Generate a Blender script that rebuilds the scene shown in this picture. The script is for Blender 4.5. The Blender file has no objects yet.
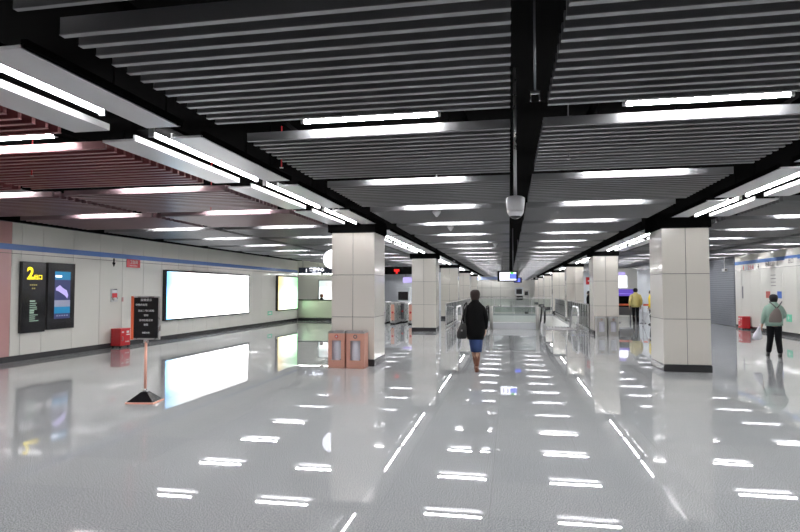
import bpy, bmesh, math, random
from mathutils import Vector, Matrix
random.seed(7)
S = bpy.context.scene
C = S.collection
PI = math.pi

# ------------------------------------------------------------------ camera
F = 580.0
YAW = math.atan2(109, F)
PITCH = math.atan(24 / F)
cd = bpy.data.cameras.new('camera')
cd.sensor_width = 36.0
cd.lens = F / 800 * 36.0
cd.clip_end = 300
cam = bpy.data.objects.new('camera', cd)
C.objects.link(cam)
cam.location = (0, 0, 1.6)
cam.rotation_euler = (PI / 2 + PITCH, 0, YAW)
S.camera = cam

# ------------------------------------------------------------------ world, exposure
w = bpy.data.worlds.new('world')
S.world = w
w.use_nodes = True
w.node_tree.nodes['Background'].inputs[0].default_value = (0.5, 0.55, 0.6, 1)
w.node_tree.nodes['Background'].inputs[1].default_value = 0.02
S.view_settings.view_transform = 'Standard'
S.view_settings.look = 'None'
S.view_settings.gamma = 1
S.view_settings.use_curve_mapping = False
S.view_settings.exposure = 1.82
TUBE_POWER = 34.0
STRIP_POWER = 20.0

# ------------------------------------------------------------------ materials
def mat(name, col, rough=0.5, metal=0.0, emit=None, es=1.0, coat=0.0, spec=0.5, alpha=1.0, trans=0.0):
    m = bpy.data.materials.new(name)
    m.use_nodes = True
    b = m.node_tree.nodes['Principled BSDF']
    b.inputs['Base Color'].default_value = (*col, 1)
    b.inputs['Roughness'].default_value = rough
    b.inputs['Metallic'].default_value = metal
    b.inputs['Specular IOR Level'].default_value = spec
    b.inputs['Coat Weight'].default_value = coat
    b.inputs['Coat Roughness'].default_value = 0.06
    b.inputs['Transmission Weight'].default_value = trans
    b.inputs['Alpha'].default_value = alpha
    if emit:
        b.inputs['Emission Color'].default_value = (*emit, 1)
        b.inputs['Emission Strength'].default_value = es
    # fine procedural mottling so that no surface is perfectly even
    if not emit and trans == 0:
        nt = m.node_tree
        tc = nt.nodes.new('ShaderNodeTexCoord')
        no = nt.nodes.new('ShaderNodeTexNoise')
        no.inputs['Scale'].default_value = 9.0
        no.inputs['Detail'].default_value = 3.0
        mr = nt.nodes.new('ShaderNodeMapRange')
        mr.inputs[3].default_value = max(rough - 0.04, 0.02)
        mr.inputs[4].default_value = rough + 0.04
        nt.links.new(tc.outputs['Object'], no.inputs['Vector'])
        nt.links.new(no.outputs[0], mr.inputs[0])
        nt.links.new(mr.outputs[0], b.inputs['Roughness'])
    return m

M = {}
M['slat'] = mat('slat_grey', (0.27, 0.272, 0.28), 0.36, 0.35)
M['fin'] = mat('fin_grey', (0.20, 0.202, 0.21), 0.36, 0.3)
M['fin_red'] = mat('fin_dusty_red', (0.22, 0.11, 0.115), 0.36, 0.3)  # red light on the left ceiling, painted into the fins
M['fin_mauve'] = mat('fin_mauve', (0.21, 0.155, 0.165), 0.36, 0.3)  # same painted red light, fainter
M['slat_side'] = mat('slat_charcoal', (0.17, 0.17, 0.178), 0.4, 0.2)  # slat sides darkened to paint in the shade of the gaps
M['slat_side_red'] = mat('slat_dark_red', (0.27, 0.085, 0.09), 0.4, 0.2)  # painted gap shade plus painted red light
M['slat_side_mauve'] = mat('slat_dark_mauve', (0.24, 0.14, 0.155), 0.4, 0.2)  # painted gap shade plus fainter painted red light
M['slat_red'] = mat('slat_dusty_red', (0.42, 0.20, 0.205), 0.34, 0.4)  # red light on the near left slats, put into their colour
M['slat_mauve'] = mat('slat_mauve', (0.42, 0.31, 0.325), 0.34, 0.4)  # painted red light, fainter for the next rows
M['panel'] = mat('light_panel', (0.62, 0.62, 0.63), 0.3, 0.2)
M['black'] = mat('black_paint', (0.004, 0.004, 0.004), 0.8, spec=0.0)
M['black_gloss'] = mat('black_gloss', (0.012, 0.012, 0.014), 0.15, coat=0.3)
M['base'] = mat('baseboard_black', (0.035, 0.035, 0.038), 0.25, coat=0.2)
M['tube'] = mat('tube_glow', (1, 1, 1), 0.5, emit=(0.98, 0.965, 0.98), es=TUBE_POWER)
M['striptube'] = mat('strip_tube_glow', (1, 1, 1), 0.5, emit=(0.98, 0.965, 0.98), es=STRIP_POWER)
M['dimtube'] = mat('dim_tube_glow', (1, 1, 1), 0.5, emit=(0.95, 1.0, 0.93), es=7.0)
M['cap'] = mat('tube_end_metal', (0.6, 0.6, 0.6), 0.3, 0.8)
M['enamel'] = mat('enamel_white', (0.76, 0.755, 0.70), 0.22, coat=0.4)
M['enamel_col'] = mat('enamel_column', (0.70, 0.67, 0.61), 0.16, coat=0.5)
M['pink'] = mat('enamel_dusty_pink', (0.58, 0.33, 0.32), 0.22, coat=0.5)  # red light on the near wall panels, painted in; also colours the tag
M['seam'] = mat('seam_dark', (0.12, 0.12, 0.12), 0.7)
M['blue'] = mat('blue_stripe', (0.13, 0.25, 0.60), 0.25, coat=0.4)
M['steel'] = mat('brushed_steel', (0.62, 0.62, 0.63), 0.28, 1.0)
M['dsteel'] = mat('dark_steel', (0.22, 0.22, 0.24), 0.3, 0.9)
M['copper'] = mat('copper_tinted_steel', (0.82, 0.44, 0.34), 0.34, 0.4)  # steel with red light painted in; also colours emblems and gate fronts
M['satin'] = mat('satin_steel', (0.50, 0.49, 0.47), 0.45, 0.4)
M['orange'] = mat('orange_red', (0.85, 0.16, 0.07), 0.35)
M['red'] = mat('fire_red', (0.65, 0.02, 0.03), 0.35, coat=0.3)
M['white'] = mat('white_plastic', (0.8, 0.8, 0.82), 0.35)
M['bagwhite'] = mat('bin_bag', (0.74, 0.74, 0.82), 0.45)
M['label_white'] = mat('lettering_white', (0.75, 0.75, 0.75), 0.6)
M['label_red'] = mat('lettering_red', (0.6, 0.04, 0.05), 0.6)
M['green'] = mat('green_sign', (0.15, 0.62, 0.40), 0.4)
M['yel_glow'] = mat('yellow_letter', (0.9, 0.75, 0.0), 0.5, emit=(1.0, 0.78, 0.02), es=0.462)
M['dim_text'] = mat('dim_letter', (0.3, 0.45, 0.35), 0.5, emit=(0.30, 0.42, 0.33), es=0.147)
M['dim_yel'] = mat('dim_yellow_letter', (0.3, 0.25, 0.1), 0.5, emit=(0.35, 0.3, 0.05), es=0.126)
M['scr_blue'] = mat('screen_blue', (0, 0.1, 0.2), 0.3, emit=(0.005, 0.12, 0.24), es=0.378)
M['scr_dark'] = mat('screen_dark_blue', (0.01, 0.015, 0.05), 0.3, emit=(0.03, 0.035, 0.12), es=0.252)
M['scr_lilac'] = mat('screen_lilac', (0.3, 0.25, 0.5), 0.3, emit=(0.42, 0.36, 0.72), es=0.294)
M['scr_grey'] = mat('screen_grey', (0.2, 0.2, 0.25), 0.3, emit=(0.22, 0.24, 0.34), es=0.21)
M['scr_white'] = mat('screen_white', (0.8, 0.8, 0.8), 0.3, emit=(0.85, 0.88, 1.0), es=0.672)
M['scr_green'] = mat('screen_green', (0.1, 0.6, 0.1), 0.3, emit=(0.08, 0.6, 0.06), es=0.42)
M['scr_vblue'] = mat('screen_bright_blue', (0.1, 0.1, 0.7), 0.3, emit=(0.10, 0.16, 0.85), es=0.42)
M['purple'] = mat('purple_panel', (0.10, 0.06, 0.35), 0.4, emit=(0.12, 0.07, 0.45), es=0.252)
M['coatblack'] = mat('coat_black', (0.003, 0.003, 0.0035), 0.9, spec=0.2)
M['trouser'] = mat('trouser_black', (0.010, 0.010, 0.012), 0.85, spec=0.2)
M['denim'] = mat('denim_blue', (0.035, 0.07, 0.20), 0.85)
M['brown'] = mat('brown_leather', (0.17, 0.06, 0.03), 0.5)
M['leather'] = mat('black_leather', (0.008, 0.008, 0.008), 0.45)
M['skin'] = mat('skin', (0.50, 0.30, 0.21), 0.5)
M['hairbrown'] = mat('hair_brown', (0.022, 0.009, 0.007), 0.6)
M['hairblack'] = mat('hair_black', (0.008, 0.007, 0.008), 0.55)
M['mint'] = mat('mint_cloth', (0.30, 0.43, 0.36), 0.85)
M['khaki'] = mat('khaki_cloth', (0.20, 0.17, 0.155), 0.85)
M['yellowc'] = mat('yellow_cloth', (0.58, 0.50, 0.20), 0.85)
M['yellowb'] = mat('bright_yellow_cloth', (0.80, 0.58, 0.02), 0.8)
M['counter'] = mat('counter_cream', (0.72, 0.76, 0.62), 0.25, coat=0.4)
M['shutter'] = mat('shutter_grey', (0.26, 0.28, 0.31), 0.4, 0.4)
M['wallgrey'] = mat('wall_grey', (0.72, 0.75, 0.79), 0.4)
M['paleblue'] = mat('pale_blue_band', (0.45, 0.55, 0.85), 0.3)
M['redpaint'] = mat('poster_red', (0.55, 0.08, 0.06), 0.5)
M['bluepaint'] = mat('poster_blue', (0.05, 0.15, 0.55), 0.5)
M['wellwall'] = mat('well_pale_panel', (0.72, 0.73, 0.71), 0.3)
M['darkblue'] = mat('sign_navy', (0.03, 0.035, 0.07), 0.4)

def glass_mat():
    m = bpy.data.materials.new('greenish_glass')
    m.use_nodes = True
    nt = m.node_tree
    for n in list(nt.nodes):
        nt.nodes.remove(n)
    out = nt.nodes.new('ShaderNodeOutputMaterial')
    mix = nt.nodes.new('ShaderNodeMixShader')
    tr = nt.nodes.new('ShaderNodeBsdfTransparent')
    tr.inputs[0].default_value = (0.86, 0.90, 0.89, 1)
    gl = nt.nodes.new('ShaderNodeBsdfGlossy')
    gl.inputs['Roughness'].default_value = 0.05
    fr = nt.nodes.new('ShaderNodeFresnel')
    fr.inputs[0].default_value = 1.5
    nt.links.new(fr.outputs[0], mix.inputs[0])
    nt.links.new(tr.outputs[0], mix.inputs[1])
    nt.links.new(gl.outputs[0], mix.inputs[2])
    nt.links.new(mix.outputs[0], out.inputs[0])
    return m
M['glass'] = glass_mat()

def floor_mat():
    m = bpy.data.materials.new('polished_granite')
    m.use_nodes = True
    nt = m.node_tree
    b = nt.nodes['Principled BSDF']
    L = nt.links.new
    tc = nt.nodes.new('ShaderNodeTexCoord')
    mp = nt.nodes.new('ShaderNodeMapping')
    mp.inputs['Location'].default_value = (20.15, -0.2, 0)
    L(tc.outputs['Object'], mp.inputs[0])
    br = nt.nodes.new('ShaderNodeTexBrick')
    br.offset = 0.0
    br.inputs['Scale'].default_value = 1.0
    br.inputs['Brick Width'].default_value = 0.8
    br.inputs['Row Height'].default_value = 0.8
    br.inputs['Mortar Size'].default_value = 0.003
    br.inputs['Mortar Smooth'].default_value = 0.3
    br.inputs['Color1'].default_value = (0.97, 0.97, 0.97, 1)
    br.inputs['Color2'].default_value = (1.04, 1.03, 1.02, 1)
    br.inputs['Mortar'].default_value = (0.82, 0.82, 0.82, 1)
    L(mp.outputs[0], br.inputs['Vector'])
    # wide expansion joints
    br2 = nt.nodes.new('ShaderNodeTexBrick')
    br2.offset = 0.0
    br2.inputs['Scale'].default_value = 1.0
    br2.inputs['Brick Width'].default_value = 60
    br2.inputs['Row Height'].default_value = 8.8
    br2.inputs['Mortar Size'].default_value = 0.006
    br2.inputs['Color1'].default_value = (1, 1, 1, 1)
    br2.inputs['Color2'].default_value = (1, 1, 1, 1)
    br2.inputs['Mortar'].default_value = (0.7, 0.68, 0.64, 1)
    L(mp.outputs[0], br2.inputs['Vector'])
    n1 = nt.nodes.new('ShaderNodeTexNoise')
    n1.inputs['Scale'].default_value = 100.0
    n1.inputs['Detail'].default_value = 4.0
    n1.inputs['Roughness'].default_value = 0.75
    L(tc.outputs['Object'], n1.inputs['Vector'])
    cr = nt.nodes.new('ShaderNodeValToRGB')
    cr.color_ramp.elements[0].position = 0.38
    cr.color_ramp.elements[0].color = (0.155, 0.165, 0.17, 1)
    cr.color_ramp.elements[1].position = 0.62
    cr.color_ramp.elements[1].color = (0.62, 0.645, 0.66, 1)
    L(n1.outputs[0], cr.inputs[0])
    n2 = nt.nodes.new('ShaderNodeTexNoise')
    n2.inputs['Scale'].default_value = 0.5
    n2.inputs['Detail'].default_value = 2.0
    L(tc.outputs['Object'], n2.inputs['Vector'])
    def mul(a, b_):
        x = nt.nodes.new('ShaderNodeMix')
        x.data_type = 'RGBA'
        x.blend_type = 'MULTIPLY'
        x.inputs[0].default_value = 1.0
        L(a, x.inputs[6])
        L(b_, x.inputs[7])
        return x.outputs[2]
    c = mul(mul(cr.outputs[0], br.outputs['Color']), br2.outputs['Color'])
    L(c, b.inputs['Base Color'])
    mr = nt.nodes.new('ShaderNodeMapRange')
    mr.inputs[3].default_value = 0.01
    mr.inputs[4].default_value = 0.022
    L(n2.outputs[0], mr.inputs[0])
    L(mr.outputs[0], b.inputs['Roughness'])
    b.inputs['Specular IOR Level'].default_value = 0.33
    # slabs laid minutely out of level: broad soft undulation
    n3 = nt.nodes.new('ShaderNodeTexNoise')
    n3.inputs['Scale'].default_value = 1.3
    n3.inputs['Detail'].default_value = 1.0
    L(tc.outputs['Object'], n3.inputs['Vector'])
    bp = nt.nodes.new('ShaderNodeBump')
    bp.inputs['Strength'].default_value = 0.03
    bp.inputs['Distance'].default_value = 0.012
    L(n3.outputs[0], bp.inputs['Height'])
    L(bp.outputs[0], b.inputs['Normal'])
    return m
M['floor'] = floor_mat()

def slats_wave(name, col, scale):
    """rolling shutter: ribs from a wave texture bump"""
    m = mat(name, col, 0.4, 0.4)
    nt = m.node_tree
    b = nt.nodes['Principled BSDF']
    tc = nt.nodes.new('ShaderNodeTexCoord')
    wv = nt.nodes.new('ShaderNodeTexWave')
    wv.bands_direction = 'Z'
    wv.inputs['Scale'].default_value = scale
    nt.links.new(tc.outputs['Object'], wv.inputs['Vector'])
    bp = nt.nodes.new('ShaderNodeBump')
    bp.inputs['Distance'].default_value = 0.05
    nt.links.new(wv.outputs[0], bp.inputs['Height'])
    nt.links.new(bp.outputs[0], b.inputs['Normal'])
    return m

def ad_mat(name, colors, axis, strength, seed=0.0):
    """backlit poster: soft blotches of colour over white, emission only"""
    m = bpy.data.materials.new(name)
    m.use_nodes = True
    nt = m.node_tree
    b = nt.nodes['Principled BSDF']
    L = nt.links.new
    tc = nt.nodes.new('ShaderNodeTexCoord')
    sp = nt.nodes.new('ShaderNodeSeparateXYZ')
    L(tc.outputs['Generated'], sp.inputs[0])
    cr = nt.nodes.new('ShaderNodeValToRGB')
    while len(cr.color_ramp.elements) < len(colors):
        cr.color_ramp.elements.new(0.5)
    for e, (p, c) in zip(cr.color_ramp.elements, colors):
        e.position = p
        e.color = (*c, 1)
    L(sp.outputs[axis], cr.inputs[0])
    no = nt.nodes.new('ShaderNodeTexNoise')
    no.noise_dimensions = '4D'
    no.inputs['W'].default_value = seed
    no.inputs['Scale'].default_value = 4.0
    no.inputs['Detail'].default_value = 3.0
    L(tc.outputs['Generated'], no.inputs['Vector'])
    c2 = nt.nodes.new('ShaderNodeValToRGB')
    c2.color_ramp.elements[0].position = 0.56
    c2.color_ramp.elements[0].color = (1, 1, 1, 1)
    c2.color_ramp.elements[1].position = 0.72
    c2.color_ramp.elements[1].color = (1, 0.72, 0.72, 1)
    L(no.outputs[0], c2.inputs[0])
    x = nt.nodes.new('ShaderNodeMix')
    x.data_type = 'RGBA'
    x.blend_type = 'MULTIPLY'
    x.inputs[0].default_value = 1.0
    L(cr.outputs[0], x.inputs[6])
    L(c2.outputs[0], x.inputs[7])
    vr = nt.nodes.new('ShaderNodeMapRange')
    vr.inputs[1].default_value = 0.45
    vr.inputs[2].default_value = 0.75
    vr.inputs[3].default_value = strength
    vr.inputs[4].default_value = strength * 0.4
    L(sp.outputs[2], vr.inputs[0])
    L(vr.outputs[0], b.inputs['Emission Strength'])
    L(x.outputs[2], b.inputs['Emission Color'])
    b.inputs['Emission Strength'].default_value = strength
    b.inputs['Base Color'].default_value = (0.1, 0.1, 0.1, 1)
    b.inputs['Roughness'].default_value = 0.2
    return m

# ------------------------------------------------------------------ mesh helpers
class MB:
    """collects shapes; build() links them as one mesh object"""
    def __init__(s):
        s.v, s.f, s.mi, s.sm = [], [], [], []
        s.mats = []
    def m(s, key):
        if key not in s.mats:
            s.mats.append(key)
        return s.mats.index(key)
    def add(s, vs, fs, key, smooth=False, T=None):
        o = len(s.v)
        if T is not None:
            vs = [tuple(T @ Vector(p)) for p in vs]
        s.v += vs
        k = s.m(key)
        for f in fs:
            s.f.append([i + o for i in f])
            s.mi.append(k)
            s.sm.append(smooth)
        return s
    def box(s, x0, x1, y0, y1, z0, z1, key='black', T=None):
        vs = [(x0, y0, z0), (x1, y0, z0), (x1, y1, z0), (x0, y1, z0), (x0, y0, z1), (x1, y0, z1), (x1, y1, z1), (x0, y1, z1)]
        fs = [(0, 3, 2, 1), (4, 5, 6, 7), (0, 1, 5, 4), (1, 2, 6, 5), (2, 3, 7, 6), (3, 0, 4, 7)]
        return s.add(vs, fs, key, False, T)
    def cyl(s, p0, p1, r0, r1=None, key='black', n=14, T=None, smooth=True):
        if r1 is None:
            r1 = r0
        p0, p1 = Vector(p0), Vector(p1)
        d = (p1 - p0).normalized()
        a = Vector((0, 0, 1)) if abs(d.z) < 0.9 else Vector((1, 0, 0))
        u = d.cross(a).normalized()
        q = d.cross(u)
        vs, fs = [], []
        for p, r in ((p0, r0), (p1, r1)):
            for i in range(n):
                t = 2 * PI * i / n
                vs.append(tuple(p + u * math.cos(t) * r + q * math.sin(t) * r))
        for i in range(n):
            j = (i + 1) % n
            fs.append((i, j, n + j, n + i))
        s.add(vs, fs, key, smooth, T)
        o = len(s.v) - 2 * n
        for ring in (list(range(n))[::-1], list(range(n, 2 * n))):
            s.f.append([o + i for i in ring]); s.mi.append(s.m(key)); s.sm.append(False)
        return s
    def tube(s, pts, r, key='black', n=8):
        for a, b in zip(pts[:-1], pts[1:]):
            s.cyl(a, b, r, r, key, n)
        for p in pts[1:-1]:
            s.ball(p, (r, r, r), key, 8, 5)
        return s
    def ball(s, c, rad, key='black', n=16, m=10, T=None):
        vs, fs = [], []
        for j in range(m + 1):
            ph = PI * j / m
            for i in range(n):
                t = 2 * PI * i / n
                vs.append((c[0] + rad[0] * math.sin(ph) * math.cos(t), c[1] + rad[1] * math.sin(ph) * math.sin(t), c[2] + rad[2] * math.cos(ph)))
        for j in range(m):
            for i in range(n):
                k = (i + 1) % n
                fs.append((j * n + i, (j + 1) * n + i, (j + 1) * n + k, j * n + k))
        return s.add(vs, fs, key, True, T)
    def loft(s, rings, key='black', n=20, cap=True):
        """rings: (cx, cy, cz, rx, ry)"""
        vs, fs = [], []
        for (cx, cy, cz, rx, ry) in rings:
            for i in range(n):
                t = 2 * PI * i / n
                vs.append((cx + rx * math.cos(t), cy + ry * math.sin(t), cz))
        for j in range(len(rings) - 1):
            for i in range(n):
                k = (i + 1) % n
                fs.append((j * n + i, j * n + k, (j + 1) * n + k, (j + 1) * n + i))
        if cap:
            fs.append(tuple(range(n))[::-1])
            fs.append(tuple((len(rings) - 1) * n + i for i in range(n)))
        return s.add(vs, fs, key, True)
    def mesh(s, me, key):
        return s.add([tuple(v.co) for v in me.vertices], [tuple(p.vertices) for p in me.polygons], key, True)
    def build(s, name, parent=None, bevel=0.0, loc=None):
        me = bpy.data.meshes.new(name)
        me.from_pydata(s.v, [], s.f)
        for k in s.mats:
            me.materials.append(M[k] if isinstance(k, str) else k)
        for p, i, sm in zip(me.polygons, s.mi, s.sm):
            p.material_index = i
            p.use_smooth = sm
        me.update()
        o = bpy.data.objects.new(name, me)
        C.objects.link(o)
        if parent:
            o.parent = parent
        if loc:
            o.location = loc
        if bevel:
            b = o.modifiers.new('bevel', 'BEVEL')
            b.width = bevel
            b.segments = 2
            b.limit_method = 'ANGLE'
        return o

def tag(o, label=None, cat=None, group=None, kind=None):
    if label: o['label'] = label
    if cat: o['category'] = cat
    if group: o['group'] = group
    if kind: o['kind'] = kind
    return o

def thing(name, label, cat, loc=(0, 0, 0), rz=0, group=None):
    o = bpy.data.objects.new(name, None)
    C.objects.link(o)
    o.empty_display_size = 0.1
    o.location = loc
    o.rotation_euler = (0, 0, rz)
    return tag(o, label, cat, group)

def struct(o):
    o['kind'] = 'structure'
    return o

def dup(root, loc=None, label=None, group=None, rz=None):
    r = root.copy(); C.objects.link(r)
    if loc: r.location = loc
    if rz is not None: r.rotation_euler = (0, 0, rz)
    if label: r['label'] = label
    if group: r['group'] = group
    for ch in list(root.children):
        c = ch.copy(); C.objects.link(c); c.parent = r
        for g in list(ch.children):
            d = g.copy(); C.objects.link(d); d.parent = c
    return r

def text_mesh(body, size, ext=0.002, bold=0.0):
    cu = bpy.data.curves.new('t', 'FONT')
    cu.body = body
    cu.size = size
    cu.extrude = ext
    cu.offset = bold
    cu.resolution_u = 3
    cu.align_x = 'CENTER'
    cu.align_y = 'CENTER'
    ob = bpy.data.objects.new('t', cu)
    C.objects.link(ob)
    dg = bpy.context.evaluated_depsgraph_get()
    dg.update()
    me = bpy.data.meshes.new_from_object(ob.evaluated_get(dg))
    bpy.data.objects.remove(ob)
    return me

def add_text(mb, body, size, T, key, bold=0.0):
    me = text_mesh(body, size, bold=bold)
    mb.add([tuple(v.co) for v in me.vertices], [tuple(p.vertices) for p in me.polygons], key, False, T)

def face_T(pos, facing):
    """text matrix: local x along reading direction. facing = 'E' (+X), 'W' (-X), 'S' (-Y)"""
    rx = Matrix.Rotation(PI / 2, 4, 'X')
    rz = {'S': 0, 'E': PI / 2, 'W': -PI / 2}[facing]
    return Matrix.Translation(pos) @ Matrix.Rotation(rz, 4, 'Z') @ rx

ORD = ['first', 'second', 'third', 'fourth', 'fifth', 'sixth', 'seventh', 'eighth', 'ninth', 'tenth', 'eleventh', 'twelfth',
       'thirteenth', 'fourteenth', 'fifteenth']

# ------------------------------------------------------------------ layout constants
ZC = 3.0            # underside of the slats
P = 2.47            # row period along the hall
Y0 = 5.06           # front face of the first visible fin
YEND = 88.6
ZP = 3.9            # slab above the slats
WL, WR = -10.9, 9.6
BAYS = {            # x range of the slat bay, x centre of its tubes, words
    'left_wall': (-9.65, -6.72, -7.75, 'the slat bay by the left wall'),
    'left_side': (-6.52, -3.93, -4.98, 'the reddish slat bay'),
    'centre_left': (-2.42, 0.02, -1.20, 'the slat bay left of the black channel'),
    'centre_right': (0.30, 2.66, 1.55, 'the slat bay right of the black channel'),
    'right_side': (4.25, 7.08, 5.78, 'the slat bay right of the columns'),
    'right_wall': (7.36, 9.35, 8.62, 'the slat bay by the right wall'),
}

# ------------------------------------------------------------------ floor
fl = MB()
WX0, WX1, WY0, WY1 = -2.35, 2.85, 24.6, 40.0       # stair well
for (a, b, c, d) in ((-13, 12, -6, WY0), (-13, WX0, WY0, WY1), (WX1, 12, WY0, WY1), (-13, 12, WY1, YEND)):
    fl.box(a, b, c, d, -0.12, 0, 'floor')
struct(fl.build('floor'))
well = MB()
well.box(WX0 - 0.1, WX0, WY0 - 0.1, WY1, -5, -0.12, 'wellwall')
well.box(WX1, WX1 + 0.1, WY0 - 0.1, WY1, -5, -0.12, 'wellwall')
well.box(WX0, WX1, WY1, WY1 + 0.1, -5, -0.12, 'wellwall')
well.box(WX0, WX1, WY0 - 0.1, WY0, -5, -0.12, 'wellwall')
well.box(WX0 - 0.1, WX1 + 0.1, WY0 - 0.1, WY1 + 0.1, -5.1, -5, 'wellwall')
struct(well.build('wall_stairwell'))

# ------------------------------------------------------------------ ceiling plenum
ce = MB()
ce.box(-13, 12, -6, YEND, ZP, ZP + 0.1, 'black')
ceil = struct(ce.build('ceiling'))
# long dark carriers that hang the slats
cr_ = MB()
for (x0, x1, tx, wd) in BAYS.values():
    for x in (x0 + 0.4, x1 - 0.4):
        cr_.box(x - 0.02, x + 0.02, -5, YEND - 1, 3.105, 3.15, 'black')
cr_.build('slat_carrier', ceil)
NS = 14
PITCH_S = 0.143
def slat_row(mb, x0, x1, yf, key):
    for i in range(NS):
        y = yf + i * PITCH_S
        if i == 0:      # wide polished closing fin beside the tube
            if yf < 3:
                y -= 0.16
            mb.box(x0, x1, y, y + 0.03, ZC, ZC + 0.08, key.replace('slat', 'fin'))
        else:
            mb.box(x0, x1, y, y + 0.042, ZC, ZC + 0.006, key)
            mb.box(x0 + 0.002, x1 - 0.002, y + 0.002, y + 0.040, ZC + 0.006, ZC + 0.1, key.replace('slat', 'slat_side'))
for bn, (x0, x1, tx, wd) in BAYS.items():
    far = MB()
    for k in range(-4, 35):
        yf = Y0 + k * P
        if yf > YEND - 3:
            break
        key = 'slat'
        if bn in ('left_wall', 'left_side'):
            key = 'slat_red' if k <= 0 else ('slat_mauve' if k <= 2 else 'slat')  # painted red light fades out along the rows
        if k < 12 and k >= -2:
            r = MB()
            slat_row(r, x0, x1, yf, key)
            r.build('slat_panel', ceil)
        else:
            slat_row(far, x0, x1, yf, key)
    far.build('slat_panel', ceil)

# ------------------------------------------------------------------ tube lights in the row gaps
def tube_light(label, loc, L=1.2, group=None, key='tube'):
    t = thing('fluorescent_light', label, 'ceiling light', loc, 0, group)
    MB().cyl((-L / 2, 0, 0), (L / 2, 0, 0), 0.019, None, key, 12).build('tube', t)
    for s in (-1, 1):
        MB().cyl((s * L / 2, 0, 0), (s * (L / 2 + 0.03), 0, 0), 0.02, None, 'cap', 10).box(s * (L / 2 + 0.012) - 0.012, s * (L / 2 + 0.012) + 0.012, -0.015, 0.015, 0, 0.06, 'cap').build('end_cap', t)
    MB().box(-L / 2 - 0.05, L / 2 + 0.05, -0.03, 0.03, 0.055, 0.10, 'black').build('batten', t)
    for s in (-0.45, 0.45):
        MB().cyl((s, 0, 0.1), (s, 0, 0.785), 0.006, None, 'black', 6).build('hanger', t)
    return t
proto = None
simple = None
for bn, (x0, x1, tx, wd) in BAYS.items():
    for k in range(-2, 34):
        if 'centre' not in bn and k > 19:
            continue
        if bn == 'centre_left' and k < 0:
            continue        # this tube is out in the photograph
        loc = (tx, Y0 + k * P - 0.14, 3.115)
        if k < 0:
            lab = 'fluorescent tube behind the camera in ' + wd
            g = 'fluorescent tubes behind the camera in ' + wd
        elif k < 12:
            lab = 'fluorescent tube, %s nearest row in %s' % (ORD[k], wd)
            g = 'fluorescent tubes across the ceiling'
        else:
            lab = 'tiny distant fluorescent tube far down ' + wd
            g = 'distant tubes of ' + wd
        if k < 6:
            if proto is None:
                proto = tube_light(lab, loc, group=g)
            else:
                dup(proto, loc, lab, g)
        else:
            if simple is None:
                simple = MB().cyl((-0.6, 0, 0), (0.6, 0, 0), 0.017, None, 'tube', 10).build('fluorescent_light')
                tag(simple, lab, 'ceiling light', g)
                simple.location = loc
            else:
                c = simple.copy(); C.objects.link(c)
                c.location = loc; c['label'] = lab; c['group'] = g

# ------------------------------------------------------------------ long panel lights over the column lines
def panel_light(label, loc, L, side, group, short=0.0):
    """side = +1: inner edge is at +x"""
    t = thing('panel_light', label, 'ceiling light', loc, 0, group)
    s = side
    def bx(m, a, b, *r):
        m.box(min(a * s, b * s), max(a * s, b * s), *r)
    a = MB(); bx(a, 0.18, 0.50, 0, L, 0.0, 0.02, 'panel'); bx(a, 0.18, 0.20, 0, L, 0.02, 0.05, 'panel')
    bx(a, 0.48, 0.52, 0, L, 0.0, 0.05, 'black')
    a.build('reflector_panel', t)
    b = MB(); bx(b, -0.18, -0.52, 0, L, 0.0, 0.02, 'panel'); bx(b, -0.18, -0.20, 0, L, 0.02, 0.055, 'panel')
    b.build('reflector_panel', t)
    bt = MB(); bx(bt, -0.17, 0.17, 0, L, 0.10, 0.13, 'black'); bt.build('batten', t)
    for y in (0.2, L - 0.2):
        hg = MB(); hg.cyl((0, y, 0.13), (0, y, 0.92), 0.008, None, 'black', 6); hg.build('hanger', t)
    MB().cyl((0.05 * s, -0.08, 0.03), (0.05 * s, L - 0.02 - short, 0.03), 0.021, None, 'striptube', 12).build('tube', t)
    for y in (-0.10, L - 0.02 - short):
        h = MB(); h.box(0.05 * s - 0.025, 0.05 * s + 0.025, y, y + 0.02, 0.0, 0.11, 'cap'); h.build('tube_holder', t)
    return t
COLY = [11.92] + [12.45 + 9.88 * i for i in range(1, 7)]
cache = {}
for (cx, s, sw) in ((-3.21, 1, 'left'), (3.53, -1, 'right')):
    n = 0
    for k in range(-2, 33):
        y1 = 4.42 + k * P
        y0 = y1 - 2.12
        if k == 0:
            y0 = 2.8
        for c in COLY:
            if y0 < c + 1.25 and y1 > c - 0.15:
                if c - 0.15 - y0 > 1.2:
                    y1 = c - 0.17
                else:
                    y0 = c + 1.25
        if y1 - y0 < 0.6:
            continue
        L = y1 - y0
        if y1 < 2.6:
            lab = 'long panel light behind the camera over the %s column line' % sw
            g = lab
        else:
            if n < 14:
                lab = 'long tube light between grey panels, %s nearest above the %s column line' % (ORD[n], sw)
            else:
                lab = 'distant long tube light far down the %s column line' % sw
            g = 'long panel lights above the %s column line' % sw
            if n >= 14: g = 'distant panel lights above the %s column line' % sw
            n += 1
        key = (round(L, 2), s)
        if key in cache:
            dup(cache[key], (cx, y0, ZC - 0.02), lab, g)
        else:
            cache[key] = panel_light(lab, (cx, y0, ZC - 0.02), L, s, g, 0.38 if k == 0 else 0.0)

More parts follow.
